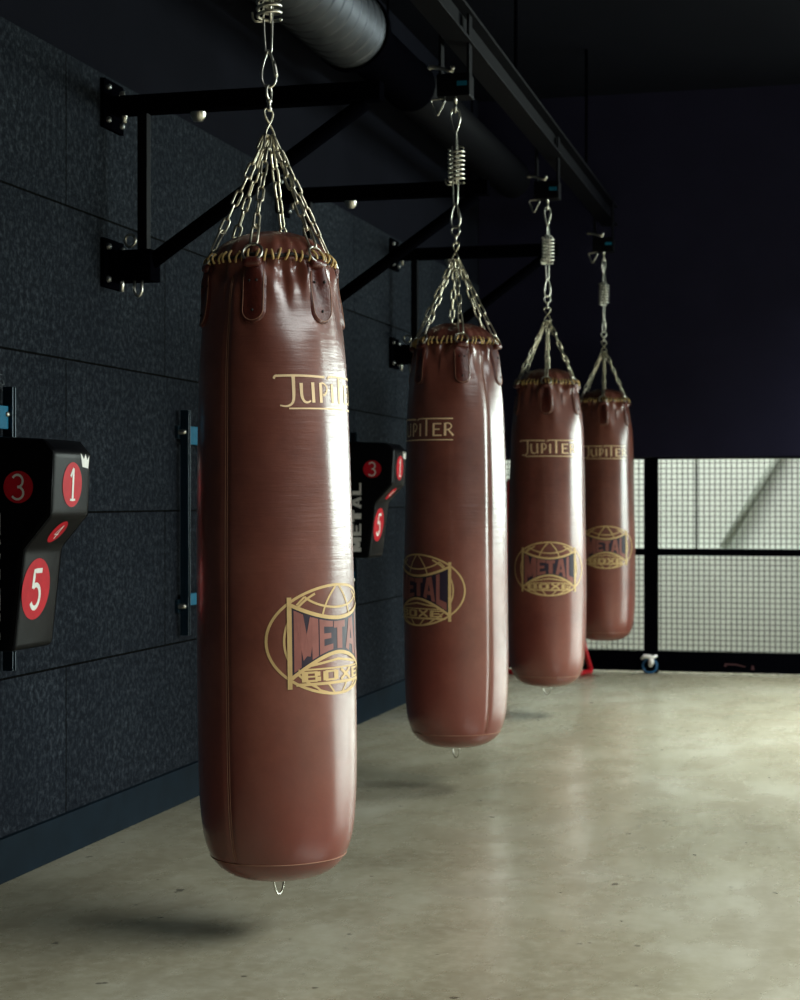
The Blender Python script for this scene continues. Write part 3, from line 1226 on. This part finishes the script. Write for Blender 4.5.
mb.add(vs, [[0, 1, 2, 3], [7, 6, 5, 4], [0, 4, 5, 1], [1, 5, 6, 2], [2, 6, 7, 3], [3, 7, 4, 0]])
mb.build('gusset', M['redpaint'], rs)

# ------------------------------------------------------------------ wall pads and their rails
def rails(s0, s1, label, group):
    root = thing('pad_rail_frame', label, 'rail frame', W(0, s0, 0.57), -TH, group)
    w = s1 - s0
    for y in (0.0, w):
        r = MB()
        r.box((0.012, y - 0.010, 0.0), (0.022, y + 0.010, 0.765), 0, 0.002)
        r.box((0.022, y - 0.010, 0.0), (0.042, y - 0.006, 0.765), 0, 0.0015)
        r.box((0.022, y + 0.006, 0.0), (0.042, y + 0.010, 0.765), 0, 0.0015)
        ro = r.build('rail', M['railsteel'], root)
        c = MB()
        for z in (0.10, 0.69):
            c.box((0.0, y - 0.030, z - 0.022), (0.012, y + 0.030, z + 0.022), 0, 0.002)
            c.lathe([(0.0001, 0.026), (0.006, 0.025), (0.009, 0.018), (0.009, 0.0)], 10, 1, Matrix.Translation((0.012, y - 0.023, z)) @ Matrix.Rotation(PI / 2, 4, 'Y'))
        c.build('wall_clip', [M['railsteel'], M['steel']], ro)
    for z0, z1 in ((0.650, 0.712), (0.10, 0.14)):
        cb = MB()
        cb.box((0.018, 0.015, z0), (0.032, w - 0.015, z1), 0, 0.003)
        cb.build('crossbar', M['teal'], root)
    return root


def make_pad():
    root = thing('wall_punch_pad', '', 'punch pad')
    W2 = 0.115
    prof = [(0.0, 0.0), (0.105, 0.0), (0.134, 0.262), (0.209, 0.348), (0.216, 0.512), (0.186, 0.543), (0.0, 0.552)]
    bm = bmesh.new()
    va = [bm.verts.new((x, -W2, z)) for x, z in prof]
    vb = [bm.verts.new((x, W2, z)) for x, z in prof]
    n = len(prof)
    bm.faces.new(va)
    bm.faces.new(vb[::-1])
    for i in range(n):
        bm.faces.new([va[i], vb[i], vb[(i + 1) % n], va[(i + 1) % n]])
    bmesh.ops.recalc_face_normals(bm, faces=bm.faces)
    bmesh.ops.bevel(bm, geom=bm.edges[:], offset=0.018, segments=4, profile=0.6, affect='EDGES')
    body = MB()
    body.bm(bm, 0, True)
    bo = body.build('body', M['vinyl'], root)
    # piping along the front edges
    pip = MB()
    for s in (-1, 1):
        pip.tube([Vector((x + 0.001 - 0.004, s * (W2 - 0.003), z)) for x, z in ((0.104, 0.016), (0.133, 0.262), (0.207, 0.348), (0.214, 0.508), (0.185, 0.540))], 0.0026, 6)
    pip.build('piping', M['vinyl'], root)

    def target(ch, c, nx, up, R, h, disc=True, label='red_target'):
        """a red disc with a white numeral on a flat face: c centre, nx outward normal, up its up direction"""
        nx, up = Vector(nx).normalized(), Vector(up).normalized()
        rt = up.cross(nx)
        mb = MB()
        k = 36
        vs = [c + nx * 0.0012 + rt * (R * math.cos(2 * PI * i / k)) + up * (R * math.sin(2 * PI * i / k)) for i in range(k)]
        mb.add([c + nx * 0.0012] + vs, [[0, 1 + i, 1 + (i + 1) % k] for i in range(k)], 0)
        gw = h * 0.62
        for poly, sw in GLYPH[ch]:
            v2, f2 = strip([(x * gw, y * h) for x, y in poly], sw * gw * 0.95, 0.01)
            mb.add([c + nx * 0.0022 + rt * (q[0] - gw / 2) + up * (q[1] - h / 2) for q in v2], f2, 1)
        return mb.build('number_target', [M['red'], M['white']], root)

    def slope(p, q):
        t = Vector((q[0] - p[0], 0, q[1] - p[1])).normalized()
        return Vector((t.z, 0, -t.x)), t
    def on(p, q, f):
        return Vector((p[0] + (q[0] - p[0]) * f, 0, p[1] + (q[1] - p[1]) * f))
    nx, up = slope(prof[3], prof[4])
    target('1', on(prof[3], prof[4], 0.48), nx, up, 0.058, 0.085)
    nx, up = slope(prof[1], prof[2])
    target('5', on(prof[1], prof[2], 0.60) + Vector((0, -0.026, 0)), nx, up, 0.080, 0.108)
    nx, up = slope(prof[2], prof[3])
    target('4', on(prof[2], prof[3], 0.5), nx, up, 0.036, 0.045)
    target('3', Vector((0.118, -W2, 0.420)), (0, -1, 0), (0, 0, 1), 0.041, 0.066)
    # white lettering running up the side by the wall
    wt = MB()
    z = 0.03
    for ch in 'METAL':
        ln = {'M': 0.068}.get(ch, 0.056)
        for poly, sw in GLYPH[ch]:
            v2, f2 = strip(poly, sw, 0.2)
            wt.add([Vector((0.068 - q[1] * 0.042, -W2 - 0.0012, z + q[0] * ln)) for q in v2], f2, 0)
        z += ln + 0.008
    wt.build('lettering', M['white'], root)
    # little white badge at the top corner of the front
    bd = MB()
    pts = [(-0.010, 0.0), (0.026, -0.004), (0.034, 0.030), (0.020, 0.018), (0.010, 0.034), (0.000, 0.020), (-0.020, 0.036)]
    x0 = 0.2155
    bd.add([Vector((x0 + 0.0008, 0.066 + y, 0.474 + zz)) for y, zz in pts], [list(range(7))])
    bd.build('badge', M['white'], root)
    return root


rails(4.765, 5.010, 'steel rail frame carrying the large pad at the edge of the picture', 'rail frames on the panelled wall')
rails(6.317, 6.600, 'empty steel rail frame with teal crossbar behind the nearest punching bag', 'rail frames on the panelled wall')
rails(8.165, 8.415, 'steel rail frame carrying the far pad between the two front punching bags', 'rail frames on the panelled wall')
pad0 = make_pad()
at_wall(pad0, 0.058, 4.878, 0.643)
pad0['label'] = 'large black vinyl punch pad with red number targets, at the picture edge on nearest rails'
pad0['group'] = 'punch pads on the panelled wall'
pad1 = copy_tree(pad0)
at_wall(pad1, 0.058, 8.30, 0.775)
pad1.scale = (1, 1, 0.93)
pad1['label'] = 'small-looking far black punch pad with red number targets, between the two front punching bags'

# ------------------------------------------------------------------ ventilation duct
def duct_point(Z, z=2.97):
    return Vector((-0.19 + 0.2556 * (Z - 7.5), Z, z))


du = thing('ventilation_duct', 'round metal ventilation duct with spiral seams running under the black ceiling', 'duct', duct_point(3.0), -TH)
Lf = (duct_point(7.45) - duct_point(3.0)).length
mb = MB()
R = 0.155
prof = []
z = 0.0
while z < Lf:
    prof += [(R, z), (R, z + 0.004), (R, z + 0.092), (R, z + 0.095), (R + 0.006, z + 0.097), (R + 0.006, z + 0.102)]
    z += 0.105
RX = Matrix.Rotation(-PI / 2, 4, 'X')
mb.lathe([(0.0001, 0)] + prof, 40, 0, RX)
mb.build('spiral_pipe', M['duct'], du)
mb = MB()
mb.lathe([(R + 0.012, Lf - 0.02), (R + 0.012, Lf + 0.02), (R, Lf + 0.05), (0.115, Lf + 0.28), (0.115, Lf + 0.95), (0.120, Lf + 0.96), (0.120, Lf + 1.02), (0.115, Lf + 1.03)], 40, 0, RX)
mb.build('reducer', M['black'], du)
mb = MB()
mb.lathe([(0.112, Lf + 1.0), (0.112, Lf + 3.60)], 40, 0, RX)
mb.build('rear_pipe', M['duct_dark'], du)
for z in (1.2, 3.2, Lf + 0.6, Lf + 2.4):
    mb = MB()
    mb.tube([Vector((0, z, 0.10)), Vector((0, z, CEIL - 2.97))], 0.006, 6)
    mb.build('hanger_rod', M['black'], du)

# faint chalk scribble on the wall
ch = MB()
for poly in ([(0.0, 0.10), (0.05, 0.105)], [(0.02, 0.13), (0.025, 0.06), (0.01, 0.05)], [(0.0, 0.045), (0.04, 0.05), (0.018, 0.0)], arc(0.06, 0.02, 0.016, 0.024, 60, 340, 10), [(0.055, 0.07), (0.075, 0.04)]):
    v2, f2 = strip(poly, 0.004, 0.01)
    ch.add([Vector((0.0015, q[0], q[1])) for q in v2], f2)
co = ch.build('chalk_scribble', M['chalk'])
at_wall(co, 0.0, 4.995, 1.325)
co.scale = (1, 0.5, 0.42)
tag(co, 'faint pale chalk scribble on the dark wall above the nearest pad', 'scribble')

# ------------------------------------------------------------------ light
def area(name, loc, rot, sx, sy, energy, col, spread=PI):
    L = bpy.data.lights.new(name, 'AREA')
    L.shape = 'RECTANGLE'
    L.size, L.size_y = sx, sy
    L.energy = energy
    L.color = col
    L.spread = spread
    o = bpy.data.objects.new(name, L)
    COL.objects.link(o)
    o.location = loc
    o.rotation_euler = rot
    return o


# daylight through the window of the right-hand wall
zax = Vector((CT, -ST, 0))
yax = Vector((0, 0, 1))
xax = yax.cross(zax)
for (w0, w1), rad, tint in zip(WINS, (22.0,), ((0.86, 1.0, 0.92),)):
    sz = (w1 - w0) * (WZ1 - WZ0)
    o = area('window_daylight', W(D_R + 0.16, (w0 + w1) / 2, (WZ0 + WZ1) / 2), (0, 0, 0), w1 - w0, WZ1 - WZ0, rad * PI * sz, tint)
    o.rotation_euler = Matrix((xax, yax, zax)).transposed().to_euler()
o = area('added_end_window_light', W((E0 + E1) / 2, S_E + 0.16, 1.925), (0, 0, 0), E1 - E0, 1.95, 15.0 * PI * (E1 - E0) * 1.95, (0.86, 1.0, 0.92))  # glow of the added end window, brightens the bag rims
zax = Vector((ST, CT, 0))
xax = yax.cross(zax)
o.rotation_euler = Matrix((xax, yax, zax)).transposed().to_euler()
# ceiling lamp of the hall over the open floor, and an added rear fill
area('ceiling_fill_light', W(5.0, 3.9, 3.38), (0, 0, -TH), 2.0, 4.2, 500, (0.94, 1.0, 0.97), math.radians(146))
area('ceiling_fill_light', W(3.2, 9.2, 3.38), (0, 0, -TH), 0.8, 3.2, 190, (0.92, 1.0, 0.95), math.radians(100))  # added lamp that lifts the back floor near the fence
# ceiling tubes in the room beyond the fence
o = area('annex_ceiling_light', W(1.3, S_F + 0.36, 2.46), (0, 0, -TH), 2.4, 0.5, 66, (0.97, 1.0, 0.94))

w = bpy.data.worlds.new('World')
SC.world = w
w.use_nodes = True
w.node_tree.nodes['Background'].inputs[0].default_value = (0.6, 0.8, 1.0, 1)
w.node_tree.nodes['Background'].inputs[1].default_value = 0.3

# ------------------------------------------------------------------ camera
cam = bpy.data.cameras.new('camera')
cam.sensor_fit = 'VERTICAL'
cam.sensor_height = 36.0
cam.sensor_width = 28.8
cam.lens = 36.0 * F / 1000.0
cam.dof.use_dof = True
cam.dof.focus_distance = 4.10
cam.dof.aperture_fstop = 7.0
co = bpy.data.objects.new('camera', cam)
COL.objects.link(co)
co.location = (0, 0, CAM_H)
co.rotation_euler = (PI / 2, 0, 0)
SC.camera = co
vs = SC.view_settings
vs.view_transform = 'Standard'
vs.look = 'None'
vs.gamma = 1.0
vs.exposure = 0.0
vs.use_curve_mapping = False
